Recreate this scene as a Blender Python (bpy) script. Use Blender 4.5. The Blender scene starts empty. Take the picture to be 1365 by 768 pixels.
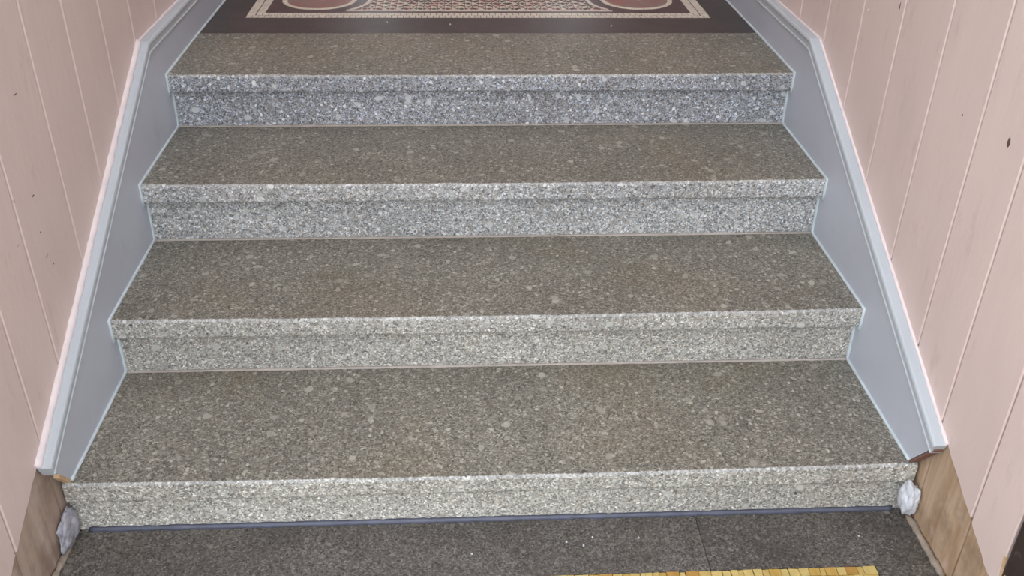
import bpy, bmesh, math, random
from mathutils import Vector, Matrix, noise

random.seed(7)
S = bpy.context.scene
COL = S.collection

# ------------------------------------------------------------------ camera, world, exposure
cam = bpy.data.cameras.new('camera')
cam.sensor_width = 36.0
cam.lens = 1267.27 * 36.0 / 1365.0
cam.clip_start = 0.02
cam_o = bpy.data.objects.new('camera', cam)
COL.objects.link(cam_o)
cam_o.matrix_world = (Matrix.Translation((-0.0731, -1.5306, 1.3909))
                      @ Matrix.Rotation(-0.06008, 4, 'Z')
                      @ Matrix.Rotation(math.pi / 2 - 0.54328, 4, 'X')
                      @ Matrix.Rotation(0.01684, 4, 'Z'))
S.camera = cam_o

world = bpy.data.worlds.new('daylight')
S.world = world
world.use_nodes = True
bg = world.node_tree.nodes['Background']
bg.inputs['Color'].default_value = (0.90, 0.95, 1.0, 1)      # even, slightly blue overcast sky
bg.inputs['Strength'].default_value = 1.0

S.view_settings.view_transform = 'Standard'
S.view_settings.look = 'None'
S.view_settings.gamma = 1.0
S.view_settings.use_curve_mapping = False
S.view_settings.exposure = 1.50

# ------------------------------------------------------------------ measured layout (metres)
HW = 0.90            # half width between the skirting faces
WX = 0.92            # wall plank face
NOSE = [0.0, 0.3705, 0.7376, 1.1128]
TOP = [0.0, 0.1668, 0.3419, 0.5090]
LIP_H = 0.056
LIP_D = [0.010, 0.027, 0.029, 0.029]
FLOOR_Z = -0.139
LAND_Y = 1.515       # end of the granite on the landing
LAND_Z = TOP[3]
BACK_Y = 3.6
CEIL_Z = 3.10

# ------------------------------------------------------------------ node helpers
def mat(name):
    m = bpy.data.materials.new(name)
    m.use_nodes = True
    nt = m.node_tree
    b = nt.nodes['Principled BSDF']
    return m, nt, b

def nd(nt, kind, **kw):
    n = nt.nodes.new('ShaderNode' + kind)
    for k, v in kw.items():
        if k in n.inputs and not hasattr(n, k):
            n.inputs[k].default_value = v
        else:
            setattr(n, k, v)
    return n

def lk(nt, a, b):
    nt.links.new(a, b)

def ramp(nt, src, stops, mode='LINEAR'):
    r = nt.nodes.new('ShaderNodeValToRGB')
    r.color_ramp.interpolation = mode
    e = r.color_ramp.elements
    while len(e) < len(stops):
        e.new(0.5)
    for i, (p, c) in enumerate(stops):
        e[i].position = p
        e[i].color = (c[0], c[1], c[2], 1) if not isinstance(c, (int, float)) else (c, c, c, 1)
    lk(nt, src, r.inputs[0])
    return r.outputs[0]

def mixc(nt, fac, a, b, mode='MIX'):
    m = nt.nodes.new('ShaderNodeMix')
    m.data_type = 'RGBA'
    m.blend_type = mode
    for sock, v in ((m.inputs[0], fac), (m.inputs[6], a), (m.inputs[7], b)):
        if hasattr(v, 'is_linked'):
            lk(nt, v, sock)
        elif isinstance(v, (int, float)):
            sock.default_value = v
        else:
            sock.default_value = (v[0], v[1], v[2], 1)
    return m.outputs[2]

def math_(nt, op, a, b=None):
    m = nt.nodes.new('ShaderNodeMath')
    m.operation = op
    for i, v in enumerate((a, b)):
        if v is None:
            continue
        if hasattr(v, 'is_linked'):
            lk(nt, v, m.inputs[i])
        else:
            m.inputs[i].default_value = v
    return m.outputs[0]

def coords(nt, scale=(1, 1, 1), rnd=True):
    tc = nt.nodes.new('ShaderNodeTexCoord')
    out = tc.outputs['Object']
    if rnd:
        oi = nt.nodes.new('ShaderNodeObjectInfo')
        c = nt.nodes.new('ShaderNodeCombineXYZ')
        lk(nt, math_(nt, 'MULTIPLY', oi.outputs['Random'], 37.0), c.inputs[0])
        lk(nt, math_(nt, 'MULTIPLY', oi.outputs['Random'], 91.0), c.inputs[1])
        v = nt.nodes.new('ShaderNodeVectorMath')
        lk(nt, out, v.inputs[0])
        lk(nt, c.outputs[0], v.inputs[1])
        out = v.outputs[0]
    if scale != (1, 1, 1):
        mp = nt.nodes.new('ShaderNodeMapping')
        mp.inputs['Scale'].default_value = scale
        lk(nt, out, mp.inputs[0])
        out = mp.outputs[0]
    return out

def nz(nt, co, scale, detail=3, rough=0.55, dist=0.0):
    n = nt.nodes.new('ShaderNodeTexNoise')
    n.inputs['Scale'].default_value = scale
    n.inputs['Detail'].default_value = detail
    n.inputs['Roughness'].default_value = rough
    n.inputs['Distortion'].default_value = dist
    lk(nt, co, n.inputs['Vector'])
    return n.outputs[0]

def vor(nt, co, scale, feature='F1'):
    n = nt.nodes.new('ShaderNodeTexVoronoi')
    n.feature = feature
    n.inputs['Scale'].default_value = scale
    lk(nt, co, n.inputs['Vector'])
    return n

def bump(nt, b, h, strength=0.2, dist=0.002):
    n = nt.nodes.new('ShaderNodeBump')
    n.inputs['Strength'].default_value = strength
    n.inputs['Distance'].default_value = dist
    lk(nt, h, n.inputs['Height'])
    lk(nt, n.outputs[0], b.inputs['Normal'])

def wobble(nt, co, scale, amt):
    n = nt.nodes.new('ShaderNodeTexNoise')
    n.inputs['Scale'].default_value = scale
    n.inputs['Detail'].default_value = 1
    lk(nt, co, n.inputs['Vector'])
    a = nt.nodes.new('ShaderNodeVectorMath')
    a.operation = 'MULTIPLY_ADD'
    lk(nt, n.outputs['Color'], a.inputs[0])
    a.inputs[1].default_value = (amt, amt, amt)
    lk(nt, co, a.inputs[2])
    return a.outputs[0]

def granite(name, tint, dirt, dirt_amt, gain=1.0, stain=0.0, rough=0.55, clasts=True, contrast=1.0, mott=(0.82, 1.12), clast=(0.6, 0.58, 0.54), cscale=34):
    """speckled stone: fine crystals, scattered pale clasts, dark flecks and a film of dirt"""
    m, nt, b = mat(name)
    co = coords(nt)
    cw = wobble(nt, co, 60, 0.006)
    v1 = vor(nt, cw, 300)
    s1 = nt.nodes.new('ShaderNodeSeparateColor')
    lk(nt, v1.outputs['Color'], s1.inputs[0])
    def g(x):
        x = 0.30 + (x - 0.30) * contrast
        return (x * gain * tint[0], x * gain * tint[1], x * gain * tint[2])
    c = ramp(nt, s1.outputs[0], [(0.0, g(0.05)), (0.14, g(0.10)), (0.30, g(0.22)), (0.55, g(0.30)),
                                 (0.78, g(0.42)), (0.93, g(0.60)), (1.0, g(0.74))])
    v2 = vor(nt, cw, 120)
    s2 = nt.nodes.new('ShaderNodeSeparateColor')
    lk(nt, v2.outputs['Color'], s2.inputs[0])
    c = mixc(nt, 0.45, c, ramp(nt, s2.outputs[1], [(0.0, 0.35), (0.35, 0.85), (0.8, 1.1), (1.0, 1.5)]), 'MULTIPLY')
    # warm and cool crystals
    c = mixc(nt, ramp(nt, s1.outputs[2], [(0.72, 0.0), (0.8, 0.45)]), c, (0.34 * gain, 0.27 * gain, 0.20 * gain))
    big = nz(nt, co, 3.2, 4, 0.6)
    c = mixc(nt, 1.0, c, ramp(nt, big, [(0.3, mott[0]), (0.7, mott[1])]), 'MULTIPLY')
    film = nz(nt, co, 7.0, 5, 0.65)
    c = mixc(nt, math_(nt, 'MULTIPLY', ramp(nt, film, [(0.25, 0.55), (0.75, 1.0)]), dirt_amt), c, dirt)
    if clasts:
        cw2 = wobble(nt, co, 45, 0.016)
        v3 = vor(nt, cw2, cscale)
        s3 = nt.nodes.new('ShaderNodeSeparateColor')
        lk(nt, v3.outputs['Color'], s3.inputs[0])
        near = ramp(nt, v3.outputs['Distance'], [(0.28, 1.0), (0.34, 0.0)])
        pick = ramp(nt, s3.outputs[0], [(0.83, 0.0), (0.85, 0.6), (1.0, 1.0)])
        c = mixc(nt, math_(nt, 'MULTIPLY', near, pick), c,
                 mixc(nt, s3.outputs[1], [x * 0.62 for x in clast], clast))
        v4 = vor(nt, cw2, cscale * 2.3)
        s4 = nt.nodes.new('ShaderNodeSeparateColor')
        lk(nt, v4.outputs['Color'], s4.inputs[0])
        near4 = ramp(nt, v4.outputs['Distance'], [(0.28, 1.0), (0.38, 0.0)])
        pick4 = ramp(nt, s4.outputs[0], [(0.82, 0.0), (0.84, 0.7), (1.0, 1.0)])
        c = mixc(nt, math_(nt, 'MULTIPLY', near4, pick4), c, mixc(nt, s4.outputs[1], [x * 0.75 for x in clast], [x * 1.1 for x in clast]))
        near2 = ramp(nt, v3.outputs['Distance'], [(0.10, 1.0), (0.16, 0.0)])
        pick2 = ramp(nt, s3.outputs[2], [(0.86, 0.0), (0.88, 0.8)])
        c = mixc(nt, math_(nt, 'MULTIPLY', near2, pick2), c, (0.03, 0.03, 0.032))
    if stain:
        st = nz(nt, co, 2.3, 4, 0.6)
        c = mixc(nt, math_(nt, 'MULTIPLY', ramp(nt, st, [(0.52, 0.0), (0.75, 1.0)]), stain), c, (0.24, 0.155, 0.065))
    lk(nt, c, b.inputs['Base Color'])
    b.inputs['Roughness'].default_value = rough
    bump(nt, b, math_(nt, 'ADD', s1.outputs[0], nz(nt, co, 90, 2)), 0.35, 0.0012)
    return m

def paint(name, col, var=0.06, rough=0.5, grain=(3, 3, 0.6), bstr=0.25, bscale=40, marks=0.0, dirt=(0.3, 0.22, 0.18)):
    m, nt, b = mat(name)
    co = coords(nt)
    cs = nt.nodes.new('ShaderNodeMapping')
    cs.inputs['Scale'].default_value = grain
    lk(nt, co, cs.inputs[0])
    n1 = nz(nt, cs.outputs[0], 2.2, 5, 0.6)
    c = mixc(nt, 1.0, col, ramp(nt, n1, [(0.25, 1 - var * 1.6), (0.75, 1 + var)]), 'MULTIPLY')
    if marks:
        v = vor(nt, wobble(nt, co, 30, 0.03), 9.0)
        s = nt.nodes.new('ShaderNodeSeparateColor')
        lk(nt, v.outputs['Color'], s.inputs[0])
        near = ramp(nt, v.outputs['Distance'], [(0.035, 1.0), (0.07, 0.0)])
        pick = ramp(nt, s.outputs[0], [(0.82, 0.0), (0.86, 1.0)])
        c = mixc(nt, math_(nt, 'MULTIPLY', math_(nt, 'MULTIPLY', near, pick), marks), c, dirt)
        n2 = nz(nt, cs.outputs[0], 9, 4, 0.7)
        c = mixc(nt, math_(nt, 'MULTIPLY', ramp(nt, n2, [(0.60, 0.0), (0.78, 1.0)]), marks * 0.35), c, dirt)
    lk(nt, c, b.inputs['Base Color'])
    b.inputs['Roughness'].default_value = rough
    bump(nt, b, nz(nt, cs.outputs[0], bscale, 4, 0.6), bstr, 0.003)
    return m

def plain(name, col, rough=0.6, var=0.12, scale=20, bstr=0.2):
    m, nt, b = mat(name)
    co = coords(nt)
    n1 = nz(nt, co, scale, 4, 0.6)
    c = mixc(nt, 1.0, col, ramp(nt, n1, [(0.25, 1 - var), (0.75, 1 + var)]), 'MULTIPLY')
    lk(nt, c, b.inputs['Base Color'])
    b.inputs['Roughness'].default_value = rough
    bump(nt, b, nz(nt, co, scale * 6, 3), bstr, 0.001)
    return m

def wood(name, c1, c2, axis='Z', rough=0.6, scale=1.0):
    m, nt, b = mat(name)
    sc = {'Z': (22, 22, 2.4), 'Y': (22, 2.4, 22)}[axis]
    co = coords(nt, tuple(s * scale for s in sc))
    n1 = nz(nt, co, 1.0, 6, 0.62, 0.9)
    c = ramp(nt, n1, [(0.28, c1), (0.5, [(a + d) / 2 for a, d in zip(c1, c2)]), (0.72, c2)])
    co2 = coords(nt)
    blot = nz(nt, co2, 11, 4, 0.6)
    c = mixc(nt, ramp(nt, blot, [(0.5, 0.0), (0.72, 0.55)]), c, [x * 0.45 for x in c1])
    c = mixc(nt, ramp(nt, nz(nt, co2, 17, 3), [(0.58, 0.0), (0.75, 0.35)]), c, (0.62, 0.50, 0.44))
    lk(nt, c, b.inputs['Base Color'])
    b.inputs['Roughness'].default_value = rough
    bump(nt, b, n1, 0.3, 0.002)
    return m

def marble(name, c1, c2, c3, scale=9, rough=0.25):
    m, nt, b = mat(name)
    co = coords(nt)
    n1 = nz(nt, co, scale, 6, 0.65, 1.2)
    c = ramp(nt, n1, [(0.3, c1), (0.5, c2), (0.68, c3)])
    sp = vor(nt, co, 240)
    c = mixc(nt, ramp(nt, sp.outputs['Distance'], [(0.12, 0.25), (0.3, 0.0)]), c, (0.5, 0.42, 0.4))
    lk(nt, c, b.inputs['Base Color'])
    b.inputs['Roughness'].default_value = rough
    return m

# ------------------------------------------------------------------ materials
M_TREAD = granite('granite_trodden', (1.0, 0.95, 0.82), (0.120, 0.105, 0.078), 0.36, gain=0.86, stain=0.25, rough=0.5,
                  contrast=0.9, clast=(0.50, 0.47, 0.40), cscale=32)
# riser tints carry light in the colour: warm ground bounce below, sky blue above
M_RISERS = [granite('granite_warm_bounce', (1.02, 0.99, 0.91), (0.36, 0.34, 0.30), 0.12, gain=1.44, stain=0.08, contrast=0.8, clast=(0.62, 0.60, 0.55)),
            granite('granite_soft_bounce', (1.01, 0.99, 0.92), (0.36, 0.34, 0.31), 0.12, gain=1.38, stain=0.08, contrast=0.8, clast=(0.66, 0.65, 0.61)),
            granite('granite_sky_tint', (0.96, 0.99, 1.01), (0.33, 0.32, 0.31), 0.12, gain=1.42, stain=0.16, contrast=0.85, clast=(0.80, 0.80, 0.78)),
            granite('granite_deep_sky_tint', (0.88, 0.94, 1.06), (0.30, 0.29, 0.28), 0.12, gain=1.24, stain=0.10, contrast=0.95, clast=(0.88, 0.89, 0.90))]
M_EDGE = granite('granite_worn_highlight', (1.0, 1.0, 0.98), (0.45, 0.44, 0.42), 0.3, gain=1.35, contrast=0.7, rough=0.4, clast=(0.75, 0.74, 0.72))  # paler by wear and by a nosing highlight painted into the stone
M_FLOOR = granite('terrazzo_dark', (1.0, 0.93, 0.87), (0.052, 0.042, 0.033), 0.55, gain=0.50, stain=0.10, rough=0.5,
                  contrast=1.0, mott=(0.5, 1.3), clast=(0.22, 0.20, 0.18), cscale=60)
M_PINK = paint('pink_gloss_paint', (0.73, 0.575, 0.53), 0.05, 0.42, (2.5, 2.5, 0.7), 0.25, 30, marks=0.8)
M_GREY = paint('grey_blue_paint', (0.52, 0.545, 0.615), 0.05, 0.4, (3, 1.2, 1.2), 0.18, 30, marks=0.5, dirt=(0.2, 0.2, 0.23))
M_BEAD = paint('pale_grey_paint', (0.52, 0.56, 0.60), 0.05, 0.38, (3, 1.2, 1.2), 0.15, 30, marks=0.3, dirt=(0.25, 0.26, 0.28))
M_CAULK = plain('pale_sealant', (0.60, 0.67, 0.70), 0.45, 0.12, 25, 0.3)
M_PAINTLINE = plain('pinkish_white_paint', (0.80, 0.70, 0.70), 0.5, 0.08, 25, 0.3)
M_MORTAR = plain('pinkish_mortar', (0.47, 0.41, 0.37), 0.85, 0.25, 18, 0.4)
M_DULLMORTAR = plain('dull_brown_mortar', (0.30, 0.24, 0.19), 0.9, 0.35, 40, 0.6)
M_BLUECAULK = plain('slate_blue_sealant', (0.10, 0.105, 0.145), 0.5, 0.25, 18, 0.3)
M_WOOD = wood('bare_wood', (0.33, 0.20, 0.11), (0.60, 0.45, 0.32), 'Z')
M_WOODGREY = wood('weathered_bare_wood', (0.30, 0.20, 0.145), (0.54, 0.42, 0.35), 'Z')
M_WOODFRESH = plain('raw_wood', (0.62, 0.42, 0.25), 0.7, 0.2, 30)
M_DARKWOOD = wood('dark_brown_wood', (0.028, 0.016, 0.014), (0.055, 0.036, 0.032), 'Z', 0.55)
M_FILLER = plain('white_filler', (0.60, 0.61, 0.65), 0.7, 0.2, 30, 0.8)
M_FILLER2 = plain('grey_white_filler', (0.36, 0.35, 0.39), 0.5, 0.5, 60, 0.6)
M_DARKSLAB = marble('dark_brown_marble', (0.034, 0.026, 0.025), (0.052, 0.042, 0.039), (0.075, 0.056, 0.054), 4, 0.42)
M_PANEL = marble('dark_red_porphyry', (0.030, 0.016, 0.018), (0.055, 0.026, 0.029), (0.085, 0.040, 0.042), 12, 0.3)
M_DISC = marble('red_grey_porphyry', (0.36, 0.105, 0.075), (0.28, 0.15, 0.13), (0.28, 0.22, 0.20), 7, 0.28)
M_CREAM = plain('cream_tessera', (0.72, 0.65, 0.54), 0.4, 0.22, 60)
M_TESS = [M_CREAM,
          plain('pale_stone_tessera', (0.70, 0.61, 0.53), 0.4, 0.2, 60),
          plain('red_tessera', (0.20, 0.050, 0.045), 0.4, 0.25, 60),
          plain('green_tessera', (0.07, 0.09, 0.06), 0.4, 0.25, 60),
          plain('dark_tessera', (0.03, 0.025, 0.025), 0.4, 0.25, 60)]
M_GOLD = [plain('golden_tessera', (0.50, 0.32, 0.075), 0.35, 0.15, 60),
          plain('pale_yellow_tessera', (0.60, 0.45, 0.16), 0.35, 0.12, 60),
          plain('straw_tessera', (0.54, 0.38, 0.12), 0.35, 0.15, 60),
          plain('amber_tessera', (0.44, 0.24, 0.055), 0.35, 0.15, 60)]
M_GROUT = plain('dark_grout', (0.085, 0.07, 0.06), 0.9, 0.2, 40)
M_PLASTER = plain('off_white_plaster', (0.62, 0.58, 0.54), 0.9, 0.05, 3)
M_BACKING = plain('wall_core', (0.12, 0.085, 0.075), 0.9, 0.1, 6)
M_PAVE = plain('pavement_stone', (0.40, 0.35, 0.30), 0.9, 0.15, 6)

# ------------------------------------------------------------------ object helpers
def link(name, me, m, parent=None, loc=None):
    o = bpy.data.objects.new(name, me)
    COL.objects.link(o)
    if m is not None and len(me.materials) == 0:
        me.materials.append(m)
    if parent is not None:
        o.parent = parent
        if loc is not None:
            o.location = Vector(loc) - parent.location
    elif loc is not None:
        o.location = loc
    return o

def mesh_bm(name, bm, smooth=False):
    bmesh.ops.recalc_face_normals(bm, faces=bm.faces)
    me = bpy.data.meshes.new(name)
    bm.to_mesh(me)
    bm.free()
    if smooth:
        me.polygons.foreach_set('use_smooth', [True] * len(me.polygons))
    return me

def world_part(name, bm, m, parent, origin=None, smooth=False):
    """mesh built in world coordinates; its origin is moved to `origin`"""
    o3 = Vector(origin if origin is not None else (0, 0, 0))
    bmesh.ops.translate(bm, verts=bm.verts, vec=-o3)
    return link(name, mesh_bm(name, bm, smooth), m, parent, o3)

def thing(name, label, cat, loc, group=None):
    o = bpy.data.objects.new(name, None)
    o.empty_display_size = 0.05
    COL.objects.link(o)
    o.location = loc
    o['label'] = label
    o['category'] = cat
    if group:
        o['group'] = group
    return o

def structure(name, label, loc=(0, 0, 0)):
    o = bpy.data.objects.new(name, None)
    o.empty_display_size = 0.05
    COL.objects.link(o)
    o.location = loc
    o['kind'] = 'structure'
    o['label'] = label
    return o

def add_box(bm, x0, x1, y0, y1, z0, z1):
    vs = [bm.verts.new(p) for p in ((x0, y0, z0), (x1, y0, z0), (x1, y1, z0), (x0, y1, z0),
                                    (x0, y0, z1), (x1, y0, z1), (x1, y1, z1), (x0, y1, z1))]
    for f in ((0, 3, 2, 1), (4, 5, 6, 7), (0, 1, 5, 4), (1, 2, 6, 5), (2, 3, 7, 6), (3, 0, 4, 7)):
        bm.faces.new([vs[i] for i in f])

def box_part(name, b, m, parent, bevel=0.0):
    bm = bmesh.new()
    add_box(bm, *b)
    if bevel:
        bmesh.ops.bevel(bm, geom=list(bm.edges), offset=bevel, segments=2, affect='EDGES', profile=0.5)
    c = ((b[0] + b[1]) / 2, (b[2] + b[3]) / 2, b[4])
    return world_part(name, bm, m, parent, c)

def add_prism_x(bm, poly, x0, x1):
    """polygon in (y, z) pulled from x0 to x1"""
    a = [bm.verts.new((x0, y, z)) for y, z in poly]
    c = [bm.verts.new((x1, y, z)) for y, z in poly]
    bm.faces.new(a)
    bm.faces.new(list(reversed(c)))
    n = len(poly)
    for i in range(n):
        j = (i + 1) % n
        bm.faces.new((a[i], c[i], c[j], a[j]))

def arc(cy, cz, r, a0, a1, n=4):
    return [(cy + r * math.cos(math.radians(a0 + (a1 - a0) * i / n)),
             cz + r * math.sin(math.radians(a0 + (a1 - a0) * i / n))) for i in range(n + 1)]

def loft_x(poly_at, xs):
    """closed loft of a (y, z) profile that may change along x"""
    bm = bmesh.new()
    rings = [[bm.verts.new((x, y, z)) for y, z in poly_at(x)] for x in xs]
    n = len(rings[0])
    for a, c in zip(rings, rings[1:]):
        for i in range(n):
            j = (i + 1) % n
            bm.faces.new((a[i], c[i], c[j], a[j]))
    bm.faces.new(rings[0])
    bm.faces.new(list(reversed(rings[-1])))
    return bm

def tube(bm, pts, r, sides=6, lumpy=0.0):
    """round bead along a polyline, mitred at its corners"""
    pts = [Vector(p) for p in pts]
    rings = []
    for i, p in enumerate(pts):
        d1 = (p - pts[i - 1]).normalized() if i else (pts[1] - p).normalized()
        d2 = (pts[i + 1] - p).normalized() if i < len(pts) - 1 else d1
        t = (d1 + d2)
        t = d1 if t.length < 1e-4 else t.normalized()
        k = 1.0 / max(0.5, t.dot(d1))
        side = Vector((1, 0, 0)) if abs(t.x) < 0.9 else Vector((0, 0, 1))
        u = t.cross(side).normalized()
        v = t.cross(u).normalized()
        rr = r * (1 + lumpy * (noise.noise(p * 60)))
        ring = []
        for s in range(sides):
            a = 2 * math.pi * (s + 0.5) / sides
            ring.append(bm.verts.new(p + u * (math.cos(a) * rr * k) + v * (math.sin(a) * rr)))
        rings.append(ring)
    for a, c in zip(rings, rings[1:]):
        for i in range(sides):
            j = (i + 1) % sides
            bm.faces.new((a[i], a[j], c[j], c[i]))
    bm.faces.new(list(reversed(rings[0])))
    bm.faces.new(rings[-1])

def densify(pts, step=0.02):
    out = [Vector(pts[0])]
    for a, b in zip(pts, pts[1:]):
        a, b = Vector(a), Vector(b)
        n = max(1, int((b - a).length / step))
        for i in range(1, n + 1):
            out.append(a.lerp(b, i / n))
    return out

# ------------------------------------------------------------------ walls of painted planks
SKL = [(-0.063, 0.101), (0.997, 0.636)]      # upper edge of the left skirting (y, z), then level
SKR = [(-0.070, 0.112), (1.023, 0.636)]
END_Y = -0.337

def skirt_z(side, y):
    (y0, z0), (y1, z1) = SKL if side < 0 else SKR
    if y >= y1:
        return z1
    return z0 + (z1 - z0) * (y - y0) / (y1 - y0)

GROOVES = {-1: [END_Y, -0.212, -0.020, 0.135, 0.360, 0.560, 0.769, 0.976, 1.187, 1.40, 1.61, 1.83, 2.04, 2.25, 2.47, 2.68, 2.90, 3.11, 3.33, BACK_Y],
           1: [END_Y, -0.212, -0.026, 0.139, 0.346, 0.557, 0.774, 0.992, 1.205, 1.42, 1.63, 1.84, 2.06, 2.27, 2.49, 2.70, 2.92, 3.13, 3.35, BACK_Y]}

def plank_mesh(side, y0, y1, zlow, ztop, gap=0.0026, ch=0.0026, depth=0.018, jag=0.0):
    """vertical plank, face towards the stair, chamfered long edges, lower edge following zlow(y)"""
    ya, yb = y0 + gap, y1 - gap
    n = 8 if jag else 3
    ys = [ya, ya + ch] + [ya + ch + (yb - ya - 2 * ch) * i / n for i in range(1, n)] + [yb - ch, yb]
    bm = bmesh.new()
    fr, bk = [], []
    for i, y in enumerate(ys):
        inset = ch if i in (0, len(ys) - 1) else 0.0
        zl = zlow(y) + (jag * noise.noise(Vector((y * 70, side * 3.1, 0.3))) if jag else 0)
        x = side * (WX + inset)
        xb = side * (WX + depth)
        fr.append((bm.verts.new((x, y, zl)), bm.verts.new((x, y, ztop))))
        bk.append((bm.verts.new((xb, y, zl)), bm.verts.new((xb, y, ztop))))
    for i in range(len(ys) - 1):
        bm.faces.new((fr[i][0], fr[i + 1][0], fr[i + 1][1], fr[i][1]))
        bm.faces.new((bk[i][0], bk[i][1], bk[i + 1][1], bk[i + 1][0]))
        bm.faces.new((fr[i][0], bk[i][0], bk[i + 1][0], fr[i + 1][0]))
        bm.faces.new((fr[i][1], fr[i + 1][1], bk[i + 1][1], bk[i][1]))
    for i in (0, -1):
        bm.faces.new((fr[i][0], fr[i][1], bk[i][1], bk[i][0]))
    return bm

for side, wname, sk in ((-1, 'wall_left', SKL), (1, 'wall_right', SKR)):
    w = structure(wname, 'pink painted wall of upright wooden planks on the %s of the stairs' % ('left' if side < 0 else 'right'),
                  (side * WX, END_Y, FLOOR_Z))
    box_part('wall_core', (side * (WX + 0.0185), side * (WX + 0.16), END_Y + 0.002, BACK_Y, FLOOR_Z, CEIL_Z) if side > 0
             else (-(WX + 0.16), -(WX + 0.0185), END_Y + 0.002, BACK_Y, FLOOR_Z, CEIL_Z), M_BACKING, w)
    gs = GROOVES[side]
    for y0, y1 in zip(gs, gs[1:]):
        low_end = y0 < 0.0
        def zl(y):
            z = skirt_z(side, y)
            return z if y < sk[0][0] + 0.02 else z - 0.03
        bm = plank_mesh(side, y0, y1, zl if not low_end else (lambda y: skirt_z(side, y) if y < 0.01 else skirt_z(side, y) - 0.03),
                        CEIL_Z, jag=0.006 if low_end else 0.0)
        p = world_part('plank', bm, M_PINK, w, (side * WX, (y0 + y1) / 2, skirt_z(side, y0)))
        if y0 < -0.03:
            # below the missing skirting the plank was never painted
            yb = min(y1, 0.02)
            bm = bmesh.new()
            g = 0.0025
            poly = [(y0 + g, FLOOR_Z), (yb - g, FLOOR_Z), (yb - g, skirt_z(side, yb) - 0.004), (y0 + g, skirt_z(side, y0) - 0.004)]
            add_prism_x(bm, poly, side * (WX + 0.0035), side * (WX + 0.018))
            q = world_part('unpainted_plank_foot', bm, M_WOODGREY if side < 0 else M_WOOD, w, (side * WX, y0, FLOOR_Z))
            q['label'] = 'bare brown wood where the skirting is missing'
    bm = bmesh.new()
    g = 0.0025
    y0, yb = -0.020 if side < 0 else -0.026, 0.045
    add_prism_x(bm, [(y0 + g, FLOOR_Z), (yb, FLOOR_Z), (yb, skirt_z(side, yb) - 0.034), (y0 + g, skirt_z(side, y0) - 0.004)],
                side * (WX + 0.0035), side * (WX + 0.018))
    q = world_part('unpainted_plank_foot', bm, M_WOODGREY if side < 0 else M_WOOD, w, (side * WX, y0, FLOOR_Z))
    q['label'] = 'bare brown wood where the skirting is missing'

# chips and knots in the paint
def chip(side, y, z, ry, rz, m):
    bm = bmesh.new()
    bmesh.ops.create_icosphere(bm, subdivisions=2, radius=1.0)
    for v in bm.verts:
        k = 1 + 0.4 * noise.noise(v.co * 1.7 + Vector((y * 9, z * 9, 0)))
        v.co = Vector((v.co.x * 0.0012, v.co.y * ry * k, v.co.z * rz * k))
    bmesh.ops.translate(bm, verts=bm.verts, vec=(side * WX, y, z))
    world_part('paint_chip', bm, m, bpy.data.objects['wall_left' if side < 0 else 'wall_right'], (side * WX, y, z))
M_CHIP = plain('bare_dark_knot', (0.10, 0.07, 0.06), 0.8)
M_CHIPW = plain('white_paint_fleck', (0.75, 0.72, 0.70), 0.6)
for c_ in ((1, 0.034, 0.738, 0.0045, 0.010, M_CHIP), (1, 0.751, 0.787, 0.003, 0.003, M_CHIPW), (1, 0.585, 0.839, 0.002, 0.009, M_CHIP),
           (1, 0.210, 0.723, 0.002, 0.003, M_CHIP), (-1, 0.219, 0.561, 0.006, 0.0016, M_CHIP), (-1, 0.209, 0.485, 0.0022, 0.0025, M_CHIP),
           (-1, 0.256, 0.757, 0.008, 0.001, M_CHIP), (-1, 0.227, 0.403, 0.0025, 0.0025, M_CHIP)):
    chip(*c_)

# torn sliver of paint and wood at the right wall's end
bm = bmesh.new()
a = [(-0.337, 0.03), (-0.330, 0.075), (-0.340, 0.062), (-0.349, 0.028), (-0.343, 0.018)]
add_prism_x(bm, a, WX - 0.001, WX + 0.012)
world_part('splinter', bm, M_WOODFRESH, bpy.data.objects['wall_right'], (WX, -0.337, 0.03))

wb = structure('wall_back', 'pink wall with two small added window openings at the far end of the landing', (0, BACK_Y, LAND_Z))
WZ0, WZ1 = 1.00, 1.45  # unseen openings, added for light from the back, set by slab reflections
for b in ((-1.08, -0.62, FLOOR_Z, CEIL_Z), (-0.42, 0.42, FLOOR_Z, CEIL_Z), (0.62, 1.08, FLOOR_Z, CEIL_Z),
          (-0.62, -0.42, FLOOR_Z, WZ0), (0.42, 0.62, FLOOR_Z, WZ0), (-0.62, -0.42, WZ1, CEIL_Z), (0.42, 0.62, WZ1, CEIL_Z)):
    box_part('wall_piece', (b[0], b[1], BACK_Y, BACK_Y + 0.12, b[2], b[3]), M_PINK, wb)
ce = structure('ceiling', 'white plaster ceiling with an added light opening above the stairs', (0, 1.5, CEIL_Z))
LIGHT_OPENING = (-0.55, 0.55, 0.05, 2.30)  # unseen ceiling opening, added to bring top light onto treads and walls
for b in ((-1.08, 1.08, -0.47, LIGHT_OPENING[2]), (-1.08, 1.08, LIGHT_OPENING[3], BACK_Y + 0.12), (-1.08, LIGHT_OPENING[0], LIGHT_OPENING[2], LIGHT_OPENING[3]), (LIGHT_OPENING[1], 1.08, LIGHT_OPENING[2], LIGHT_OPENING[3])):
    box_part('ceiling_piece', b + (CEIL_Z, CEIL_Z + 0.1), M_PLASTER, ce)

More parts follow.
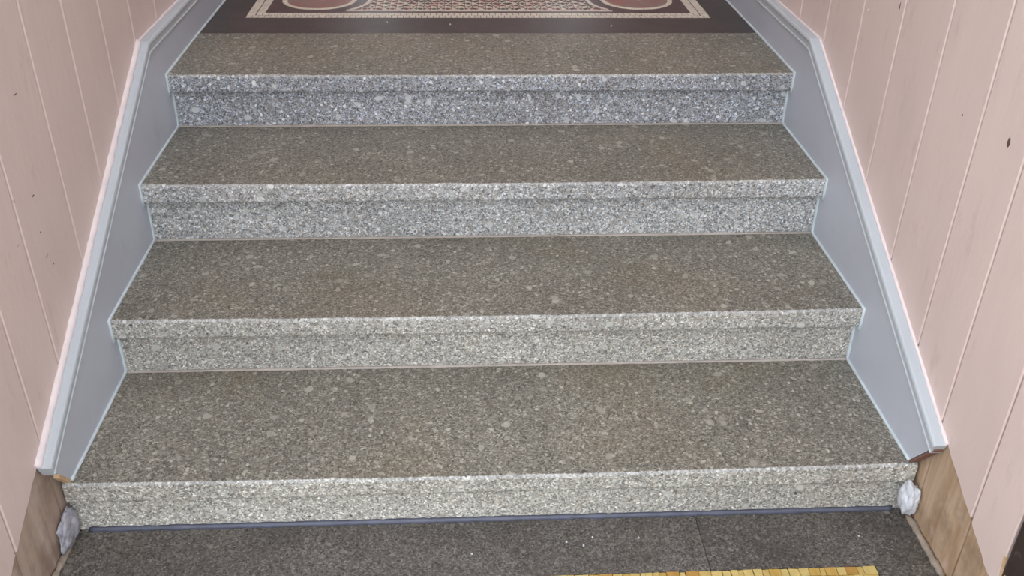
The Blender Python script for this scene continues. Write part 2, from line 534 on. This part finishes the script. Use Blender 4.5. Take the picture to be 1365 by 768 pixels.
# dark door posts and the front of the house around the opening
for side, nm in ((-1, 'trim_1'), (1, 'trim_2')):
    t = structure(nm, 'dark brown wooden door post at the foot of the %s wall' % ('left' if side < 0 else 'right'),
                  (side * 0.97, -0.40, FLOOR_Z))
    xa, xb = sorted((side * 0.915, side * 1.03))
    box_part('post', (xa, xb, -0.47, END_Y - 0.008, FLOOR_Z, CEIL_Z), M_DARKWOOD, t, 0.006)
    if side > 0:
        bm = bmesh.new()
        tube(bm, [(0.9145, -0.357, 0.048), (0.9142, -0.362, 0.036), (0.9145, -0.366, 0.024)], 0.0016, 5)
        world_part('scratch', bm, M_WOODFRESH, t, (0.9145, -0.357, 0.048))
# dark door leaf out of view, added to shade the lower right
dr = structure('shade_door', 'unseen dark brown door leaf added to shade the right corner', (0.95, -0.9, FLOOR_Z))
box_part('shade_leaf', (0.935, 0.975, -1.40, -0.475, FLOOR_Z + 0.01, 2.9), M_DARKWOOD, dr, 0.004)
for z0, z1 in ((0.05, 0.75), (0.95, 1.65), (1.85, 2.7)):
    box_part('shade_leaf_panel', (0.926, 0.9345, -1.28, -0.60, z0, z1), M_DARKWOOD, dr, 0.003)
for nm, b in (('wall_front_left', (-4.0, -1.03, -0.45, -0.25, FLOOR_Z, 4.2)),
              ('wall_front_right', (1.03, 4.0, -0.45, -0.25, FLOOR_Z, 4.2)),
              ('wall_front_top', (-1.03, 1.03, -0.45, -0.345, CEIL_Z + 0.1, 4.2))):
    o = box_part(nm, b, M_PLASTER, None)
    o['kind'] = 'structure'

# ------------------------------------------------------------------ floor at the foot of the stairs
fl = structure('floor', 'dark speckled stone floor at the foot of the steps', (0, -0.2, FLOOR_Z))
JX = 0.437
MOS_Y = -0.157          # back edge of the yellow mosaic
box_part('floor_slab', (-0.94, JX - 0.0006, MOS_Y, 0.05, FLOOR_Z - 0.06, FLOOR_Z), M_FLOOR, fl)
box_part('floor_slab', (JX + 0.0006, 0.94, MOS_Y, 0.05, FLOOR_Z - 0.06, FLOOR_Z), M_FLOOR, fl)
box_part('floor_slab', (-0.94, -0.7885, -0.60, MOS_Y - 0.001, FLOOR_Z - 0.06, FLOOR_Z), M_FLOOR, fl)
box_part('floor_slab', (0.7885, 0.94, -0.60, MOS_Y - 0.001, FLOOR_Z - 0.06, FLOOR_Z), M_FLOOR, fl)
box_part('mosaic_bed', (-0.7880, 0.7880, -0.60, MOS_Y - 0.0005, FLOOR_Z - 0.06, FLOOR_Z - 0.004), M_GROUT, fl)
pv = box_part('floor_pavement', (-4.5, 4.5, -7.0, -0.601, FLOOR_Z - 0.12, FLOOR_Z - 0.01), M_PAVE, None)
pv['kind'] = 'structure'

# ragged mortar fillet along the foot of each wall
for side in (-1, 1):
    bm = bmesh.new()
    pts = []
    for i in range(48):
        y = -0.018 - 0.315 * i / 47
        pts.append((side * (0.916 + 0.004 * noise.noise(Vector((y * 50, side, 0)))), y, FLOOR_Z + 0.004))
    tube(bm, pts, 0.0075, 7, 0.8)
    q = world_part('mortar_fillet', bm, M_DULLMORTAR, fl, (side * 0.91, -0.15, FLOOR_Z), True)

# yellow mosaic strip, tile by tile
ym = thing('mosaic_strip', 'yellow gold mosaic strip set into the dark floor below the steps', 'mosaic', (0, -0.2, FLOOR_Z))
rng = random.Random(3)
def tessera(name, x0, x1, y0, y1, m, parent, h=0.004, base=FLOOR_Z - 0.004):
    g = 0.0007
    j = lambda: rng.uniform(-0.0009, 0.0009)
    bm = bmesh.new()
    q = [(x0 + g + j(), y0 + g + j()), (x1 - g + j(), y0 + g + j()), (x1 - g + j(), y1 - g + j()), (x0 + g + j(), y1 - g + j())]
    hz = h + rng.uniform(-0.0005, 0.0012)
    a = [bm.verts.new((x, y, base)) for x, y in q]
    c = [bm.verts.new((x, y, base + hz + j() * 0.3)) for x, y in q]
    bm.faces.new(a); bm.faces.new(c)
    for i in range(4):
        k = (i + 1) % 4
        bm.faces.new((a[i], a[k], c[k], c[i]))
    return world_part(name, bm, m, parent, ((x0 + x1) / 2, (y0 + y1) / 2, base))
yrow = MOS_Y - 0.001
for r, dep in enumerate((0.022, 0.021, 0.022)):
    x = 0.787
    while x > -0.78:
        w_ = rng.uniform(0.011, 0.030)
        if r == 0 and x > 0.76:
            w_ = 0.028
        x1 = max(-0.787, x - w_)
        if x1 < -0.777:
            x1 = -0.787
        m = rng.choices(M_GOLD, (4, 5, 4, 2))[0]
        tessera('tessera', x1, x, yrow - dep, yrow, m, ym)
        x = x1
    yrow -= dep

# ------------------------------------------------------------------ the four granite steps
SAG = [0.007, 0.005, 0.004, 0.004]
labels = ['lowest granite step, just above the dark floor and yellow mosaic',
          'second granite step up from the dark floor',
          'third granite step up, next below the landing step',
          'topmost granite step, bordering the dark marble landing']
for i in range(4):
    y0, z0, ld = NOSE[i], TOP[i], LIP_D[i]
    yb = (NOSE[i + 1] + LIP_D[i + 1] + 0.034) if i < 3 else LAND_Y
    zb = TOP[i - 1] if i else FLOOR_Z
    hw = 0.916 if i == 0 else HW - 0.0005
    st = thing('stair_step', labels[i], 'step', (0, y0, zb), 'granite steps of the stair')
    r1, r2 = 0.009, 0.010
    def prof(x, y0=y0, z0=z0, ld=ld, yb=yb, i=i):
        u = max(0.0, 1 - (x / 0.9) ** 2)
        nzv = noise.noise(Vector((x * 9, i * 3.3, 0))) * 0.0012 + noise.noise(Vector((x * 45, i * 5.1, 2))) * 0.0007
        dz = -SAG[i] * u + nzv
        ny = noise.noise(Vector((x * 30, i * 2.2, 7))) * 0.0008 + noise.noise(Vector((x * 90, i * 2.2, 9))) * 0.0006
        lb = noise.noise(Vector((x * 22, i * 4.7, 5))) * 0.0015
        p = [(yb, z0), (y0 + 0.24, z0), (y0 + 0.10, z0 + dz * 0.35)]
        p += [(a + ny, c + dz) for a, c in arc(y0 + r1, z0 - r1, r1, 90, 180, 4)]
        p += [(a + ny, c + lb) for a, c in arc(y0 + r2, z0 - LIP_H + r2, r2, 180, 270, 5)]
        p += [(y0 + ld + 0.02, z0 - LIP_H + lb), (yb, z0 - LIP_H)]
        return p
    xs = [-hw + 2 * hw * k / 240 for k in range(241)]
    tr = world_part('tread', loft_x(prof, xs), M_TREAD, st, (0, y0, z0))
    tr.data.polygons.foreach_set('use_smooth', [False] * len(tr.data.polygons))
    # the front of the tread is the clean stone of the risers
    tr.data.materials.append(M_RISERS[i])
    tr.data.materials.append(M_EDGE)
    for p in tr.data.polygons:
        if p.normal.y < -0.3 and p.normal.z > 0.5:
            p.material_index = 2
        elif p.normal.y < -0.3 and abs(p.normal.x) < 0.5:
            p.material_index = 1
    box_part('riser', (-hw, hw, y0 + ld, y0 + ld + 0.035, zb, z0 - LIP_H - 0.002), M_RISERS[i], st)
    # joint where the riser meets the tread or floor below
    bm = bmesh.new()
    r = 0.005 if i else 0.009
    jw = hw - 0.001 if i else 0.890
    def fil(x, r=r, i=i, yf=y0 + ld - 0.0003, zb=zb):
        k = 1 + 0.35 * noise.noise(Vector((x * 25, i, 3))) + 0.25 * noise.noise(Vector((x * 80, i, 8)))
        return [(yf, zb + 0.0003), (yf, zb + r * k * 0.9), (yf - r * k * 0.45, zb + r * k * 0.55), (yf - r * k, zb + 0.0003)]
    bm = loft_x(fil, [-jw + 2 * jw * k / 160 for k in range(161)])
    q = world_part('mortar_joint' if i else 'sealant_joint', bm, M_MORTAR if i else M_BLUECAULK, st, (0, y0 + ld, zb), True)
    q['label'] = 'thin pale mortar line at the foot of the riser' if i else 'dark blue-grey sealant line at the foot of the riser'

# ------------------------------------------------------------------ skirting boards following the stairs
for side, nm, sk in ((-1, 'baseboard_left', SKL), (1, 'baseboard_right', SKR)):
    b = structure(nm, 'grey painted skirting board stepping up beside the stairs on the %s' % ('left' if side < 0 else 'right'),
                  (side * HW, 0.0, 0.0))
    (ya, za), (yk, zk) = sk
    tip = (0.014, 0.0005)
    poly = [tip, (ya + 0.004, za - 0.004), (yk, zk - 0.002), (BACK_Y - 0.001, zk - 0.002), (BACK_Y - 0.001, LAND_Z + 0.0005),
            (LAND_Y, LAND_Z - 0.03), (1.17, 0.30), (0.80, 0.12), (0.43, 0.0005)]
    bm = bmesh.new()
    add_prism_x(bm, poly, side * HW, side * (WX - 0.0005))
    world_part('board', bm, M_GREY, b, (side * HW, 0, 0))
    # moulded upper edge: fillet, hollow band, outer roll
    dv = Vector((0, yk - ya, zk - za)).normalized()
    nv = Vector((0, -dv.z, dv.y))
    prof2 = [(0.000, -0.036), (0.0035, -0.0355), (0.0055, -0.033), (0.0055, -0.030), (0.0035, -0.028), (0.0035, -0.014),
             (0.007, -0.012), (0.0085, -0.007), (0.007, -0.002), (0.003, 0.001), (-0.0195, 0.001), (-0.0195, -0.036)]
    # rings: bottom end, knee (mitre), far end; offset measured across the board's face
    half = (nv + Vector((0, 0, 1))).normalized()
    kf = 1.0 / half.dot(Vector((0, 0, 1)))
    rings_def = [(Vector((0, ya, za)), nv, 1.0), (Vector((0, yk, zk)), half, kf), (Vector((0, BACK_Y - 0.001, zk)), Vector((0, 0, 1)), 1.0)]
    bm = bmesh.new()
    rings = []
    for c, d, k in rings_def:
        rings.append([bm.verts.new((side * (HW - px), (c + d * (pz * k)).y, (c + d * (pz * k)).z)) for px, pz in prof2])
    n = len(prof2)
    for r0, r1_ in zip(rings, rings[1:]):
        for i in range(n):
            j = (i + 1) % n
            bm.faces.new((r0[i], r0[j], r1_[j], r1_[i]))
    bm.faces.new(rings[0]); bm.faces.new(list(reversed(rings[-1])))
    q = world_part('edge_moulding', bm, M_BEAD, b, (side * HW, ya, za))
    # paint and sealant line between moulding and planks
    bm = bmesh.new()
    tube(bm, densify([(side * (WX - 0.001), ya, za + 0.003), (side * (WX - 0.001), yk - 0.004, zk + 0.002)], 0.012), 0.0095 if side < 0 else 0.0045, 7, 0.4)
    tube(bm, densify([(side * (WX - 0.001), yk - 0.004, zk + 0.002), (side * (WX - 0.001), BACK_Y - 0.02, zk + 0.002)], 0.012), 0.0035, 7, 0.4)
    q = world_part('paint_line', bm, M_PAINTLINE, b, (side * WX, ya, za), True)
    # sealant bead along the stepped lower edge
    xs_ = side * (HW - 0.001)
    pts = [(xs_, 0.012, 0.002)]
    for i in range(1, 4):
        pts += [(xs_, NOSE[i] + LIP_D[i], TOP[i - 1] + 0.002), (xs_, NOSE[i] + LIP_D[i], TOP[i] - LIP_H),
                (xs_, NOSE[i], TOP[i] - LIP_H - 0.001), (xs_, NOSE[i] - 0.001, TOP[i])]
    pts += [(xs_, LAND_Y, LAND_Z + 0.002), (xs_, BACK_Y - 0.02, LAND_Z + 0.002)]
    bm = bmesh.new()
    tube(bm, densify(pts, 0.015), 0.0042, 6, 0.35)
    q = world_part('sealant_bead', bm, M_CAULK, b, (side * HW, 0.012, 0.0), True)
    q['label'] = 'pale sealant bead where the skirting meets the steps'

# small raw wedge under the cut end of the left skirting
bm = bmesh.new()
add_prism_x(bm, [(-0.030, 0.045), (-0.026, 0.053), (0.010, 0.006), (0.004, 0.001)], -0.911, -0.899)
world_part('cut_end', bm, M_WOODFRESH, bpy.data.objects['baseboard_left'], (-HW, 0, 0.03))
bm = bmesh.new()
add_prism_x(bm, [(-0.062, 0.098), (-0.066, 0.096), (0.009, -0.004), (0.013, 0.0)], 0.8995, 0.9175)
world_part('cut_end', bm, plain('reddish_brown_edge', (0.20, 0.10, 0.075), 0.7), bpy.data.objects['baseboard_right'], (HW, 0, 0.03))

# lumps of white filler where the floor, wall and lowest step meet
def lump(name, label, c, sc, m, seed, amp=0.35):
    bm = bmesh.new()
    bmesh.ops.create_icosphere(bm, subdivisions=4, radius=1.0)
    for v in bm.verts:
        d = v.co.normalized()
        k = 1 + amp * noise.noise(d * 1.6 + Vector((seed, 0, 0))) + amp * 0.5 * noise.noise(d * 4.2 + Vector((0, seed, 0))) \
            + amp * 0.2 * noise.noise(d * 11 + Vector((0, 0, seed)))
        v.co = Vector((d.x * sc[0], d.y * sc[1], d.z * sc[2])) * k
    me = mesh_bm(name, bm, True)
    o = link(name, me, m, None, c)
    o['label'] = label
    o['category'] = 'filler'
    o['group'] = 'filler lumps at the foot of the skirting'
    return o
lump('filler_lump', 'white lump of filler in the right corner of the lowest step', (0.905, -0.020, -0.080), (0.018, 0.026, 0.044), M_FILLER, 1.7)
lump('filler_lump', 'grey-white smear of filler in the left corner of the lowest step', (-0.913, -0.026, -0.098), (0.011, 0.046, 0.042), M_FILLER2, 5.3, 0.4)

# ------------------------------------------------------------------ landing: dark marble with an inlaid mosaic panel
lf = structure('floor_landing', 'dark brown polished marble landing around the mosaic panel', (0, LAND_Y, LAND_Z))
PX, PY0, PY1 = 0.788, 1.697, 3.30
box_part('marble_slab', (-0.8995, 0.8995, LAND_Y + 0.001, PY0 - 0.0005, LAND_Z - 0.05, LAND_Z), M_DARKSLAB, lf)
box_part('marble_slab', (-0.8995, -PX - 0.0005, PY0, BACK_Y - 0.001, LAND_Z - 0.05, LAND_Z), M_DARKSLAB, lf)
box_part('marble_slab', (PX + 0.0005, 0.8995, PY0, BACK_Y - 0.001, LAND_Z - 0.05, LAND_Z), M_DARKSLAB, lf)
box_part('marble_slab', (-PX, PX, PY1 + 0.0005, BACK_Y - 0.001, LAND_Z - 0.05, LAND_Z), M_DARKSLAB, lf)

mp = thing('floor_mosaic', 'inlaid mosaic panel with red discs and cream borders on the landing', 'mosaic', (0, PY0, LAND_Z))
box_part('panel_ground', (-PX, PX, PY0, PY1, LAND_Z - 0.05, LAND_Z - 0.0005), M_PANEL, mp)
BW = 0.060
def add_tess(bm, q, h=0.0016, mi=0, base=LAND_Z - 0.001):
    dz = rng.uniform(-0.0003, 0.0004)
    a = [bm.verts.new((x, y, base)) for x, y in q]
    c = [bm.verts.new((x, y, base + h + dz)) for x, y in q]
    fs = [bm.faces.new(c)]
    n_ = len(q)
    for i in range(n_):
        k = (i + 1) % n_
        fs.append(bm.faces.new((a[i], a[k], c[k], c[i])))
    for f in fs:
        f.material_index = mi

def stuff_part(name, bm, mats, parent, origin, label):
    me = mesh_bm(name, bm)
    for m in mats:
        me.materials.append(m)
    me.transform(Matrix.Translation(-Vector(origin)))
    o = link(name, me, None, parent, origin)
    o['kind'] = 'stuff'
    o['label'] = label
    return o

# cream border: two rows of little squares on every side
bm = bmesh.new()
g = 0.0011
t = 0.020
for row in range(2):
    o_ = row * (BW / 2) + 0.001
    d_ = BW / 2 - 0.004
    n = int((2 * PX - 2 * o_) / t)
    for k in range(n):
        x0 = -PX + o_ + (2 * PX - 2 * o_) * k / n
        x1 = -PX + o_ + (2 * PX - 2 * o_) * (k + 1) / n
        for ya, yb in ((PY0 + o_, PY0 + o_ + d_), (PY1 - o_ - d_, PY1 - o_)):
            add_tess(bm, [(x0 + g, ya), (x1 - g, ya), (x1 - g, yb), (x0 + g, yb)], mi=0 if rng.random() < 0.7 else 1)
    n = int((PY1 - PY0 - 2 * o_ - 2 * d_) / t)
    for k in range(n):
        y0 = PY0 + o_ + d_ + (PY1 - PY0 - 2 * o_ - 2 * d_) * k / n
        y1 = PY0 + o_ + d_ + (PY1 - PY0 - 2 * o_ - 2 * d_) * (k + 1) / n
        for xa, xb in ((-PX + o_, -PX + o_ + d_), (PX - o_ - d_, PX - o_)):
            add_tess(bm, [(xa, y0 + g), (xb, y0 + g), (xb, y1 - g), (xa, y1 - g)], mi=0 if rng.random() < 0.7 else 1)
stuff_part('border_tesserae', bm, [M_CREAM, M_TESS[1]], mp, (0, PY0, LAND_Z), 'cream border of small square tesserae')

# discs with cream rings
DISC = [(-0.567, 1.927), (0.567, 1.933), (-0.567, 3.07), (0.567, 3.07)]
for cx, cy in DISC:
    bm = bmesh.new()
    N = 56
    rr, ri = 0.131, 0.114
    base, top = LAND_Z - 0.001, LAND_Z + 0.0012
    vs = [[bm.verts.new((cx + r * math.cos(2 * math.pi * k / N), cy + r * math.sin(2 * math.pi * k / N), z)) for k in range(N)]
          for r, z in ((rr, base), (rr, top), (ri, top), (ri, base))]
    for a, c in zip(vs, vs[1:]):
        for k in range(N):
            j = (k + 1) % N
            bm.faces.new((a[k], a[j], c[j], c[k]))
    ring = world_part('disc_ring', bm, M_CREAM, mp, (cx, cy, LAND_Z))
    bm = bmesh.new()
    bot = [bm.verts.new((cx + (ri - 0.0005) * math.cos(2 * math.pi * k / N), cy + (ri - 0.0005) * math.sin(2 * math.pi * k / N), base)) for k in range(N)]
    tp = [bm.verts.new((v.co.x, v.co.y, top - 0.0003)) for v in bot]
    bm.faces.new(tp); bm.faces.new(list(reversed(bot)))
    for k in range(N):
        j = (k + 1) % N
        bm.faces.new((bot[k], bot[j], tp[j], tp[k]))
    world_part('stone_disc', bm, M_DISC, mp, (cx, cy, LAND_Z))
    # pale chip near the middle of the disc
    bm = bmesh.new()
    add_tess(bm, [(cx + 0.004, cy - 0.006), (cx + 0.022, cy - 0.004), (cx + 0.02, cy + 0.012), (cx + 0.006, cy + 0.01)], h=0.0028)
    world_part('pale_chip', bm, M_TESS[1], mp, (cx, cy, LAND_Z))

# patterned field between the discs, outlined by a cream fillet
FY0 = 1.787
def in_field(x, y, pad=0.0):
    if y < FY0 + pad or y > PY1 - 0.09 - pad or abs(x) > PX - 0.09:
        return False
    for cx, cy in DISC:
        if math.hypot(x - cx, y - cy) < 0.178 + pad:
            return False
        if abs(x) > abs(cx) and (y < cy + 0.178 if cy < 2.5 else y > cy - 0.178):
            return False
    if y < 1.933 and abs(x) > 0.53:
        return False
    return True
bm = bmesh.new()
cell = 0.024
yy = FY0 + 0.010
row = 0
while yy < PY1 - 0.1:
    xx = -0.70
    colk = 0
    while xx < 0.70:
        cx_, cy_ = xx + cell / 2, yy + cell / 2
        if in_field(cx_, cy_, 0.014):
            g = 0.0009
            x0, x1, y0, y1 = xx + g, xx + cell - g, yy + g, yy + cell - g
            if (row + colk) % 2 == 0:
                d = cell / 2 - g
                dk = rng.choices((2, 3, 4), (5, 2, 3))[0]
                add_tess(bm, [(cx_, cy_ - d), (cx_ + d, cy_), (cx_, cy_ + d), (cx_ - d, cy_)], mi=dk)
                for sx, sy in ((1, 1), (1, -1), (-1, 1), (-1, -1)):
                    add_tess(bm, [(cx_ + sx * d, cy_ + sy * 0.0025), (cx_ + sx * d, cy_ + sy * d), (cx_ + sx * 0.0025, cy_ + sy * d)],
                             mi=rng.choices((0, 1, 2), (5, 4, 1))[0])
            else:
                ms = [rng.choices((0, 1), (1, 1))[0], rng.choices((2, 3, 4), (5, 2, 3))[0]]
                for q_, mi in (([(x0, y0), (x1, y0), (cx_, cy_)], ms[0]), ([(x1, y0), (x1, y1), (cx_, cy_)], ms[1]),
                               ([(x1, y1), (x0, y1), (cx_, cy_)], ms[0]), ([(x0, y1), (x0, y0), (cx_, cy_)], ms[0] if rng.random() < 0.5 else ms[1])):
                    add_tess(bm, q_, mi=mi)
        xx += cell
        colk += 1
    yy += cell
    row += 1
bmesh.ops.recalc_face_normals(bm, faces=bm.faces)
stuff_part('field_tesserae', bm, M_TESS, mp, (0, FY0, LAND_Z), 'field of tiny cream, red and dark triangles')

# cream fillet that outlines the field: straight front edge and arcs round the discs
def strip(bm, pts, w):
    pts = [Vector(p) for p in pts]
    L, R = [], []
    for i, p in enumerate(pts):
        d = (pts[min(i + 1, len(pts) - 1)] - pts[max(i - 1, 0)]).normalized()
        nn = Vector((-d.y, d.x))
        L.append(p + nn * w / 2); R.append(p - nn * w / 2)
    z0, z1 = LAND_Z - 0.001, LAND_Z + 0.0012
    vs = [[bm.verts.new((q.x, q.y, z)) for q, z in ((l, z0), (l, z1), (r, z1), (r, z0))] for l, r in zip(L, R)]
    for a, c in zip(vs, vs[1:]):
        for k in range(4):
            j = (k + 1) % 4
            bm.faces.new((a[k], a[j], c[j], c[k]))
    bm.faces.new(vs[0]); bm.faces.new(list(reversed(vs[-1])))
bm = bmesh.new()
pts = []
ang = math.asin((1.93 - FY0) / 0.178)
for k in range(13):
    a = 0.6 - (0.6 + ang) * k / 12
    pts.append((-0.567 + 0.178 * math.cos(a), 1.93 + 0.178 * math.sin(a)))
right = [(-x, y) for x, y in reversed(pts)]
strip(bm, pts + right, 0.014)
world_part('field_outline', bm, M_TESS[1], mp, (0, FY0, LAND_Z))

# specks of white grit
def grit(x, y, z, r, label, group):
    bm = bmesh.new()
    bmesh.ops.create_icosphere(bm, subdivisions=2, radius=r)
    for v in bm.verts:
        v.co *= 1 + 0.5 * noise.noise(v.co * (1.5 / r) + Vector((x * 30, y * 30, 0)))
        v.co.z = max(v.co.z, -r * 0.5)
    o = link('grit_speck', mesh_bm('grit_speck', bm, True), M_FILLER, None, (x, y, z + r * 0.5))
    o['label'] = label
    o['category'] = 'grit'
    o['group'] = group
FL = ((-0.062, -0.093), (0.142, -0.066), (0.178, -0.078), (0.200, -0.055), (0.300, -0.060), (0.784, -0.073))
for (x, y), w_ in zip(FL, ('leftmost', 'second from left', 'third from left', 'fourth from left', 'second from right', 'rightmost')):
    grit(x, y, FLOOR_Z, 0.0022, 'tiny white speck of grit on the dark floor, ' + w_, 'grit on the lower floor')
for (x, y), w_ in zip(((-0.312, 1.64), (-0.103, 1.613), (0.43, 1.595)), ('leftmost', 'middle one', 'rightmost')):
    grit(x, y, LAND_Z, 0.0028, 'tiny white speck of grit on the dark marble landing, ' + w_, 'grit on the landing')
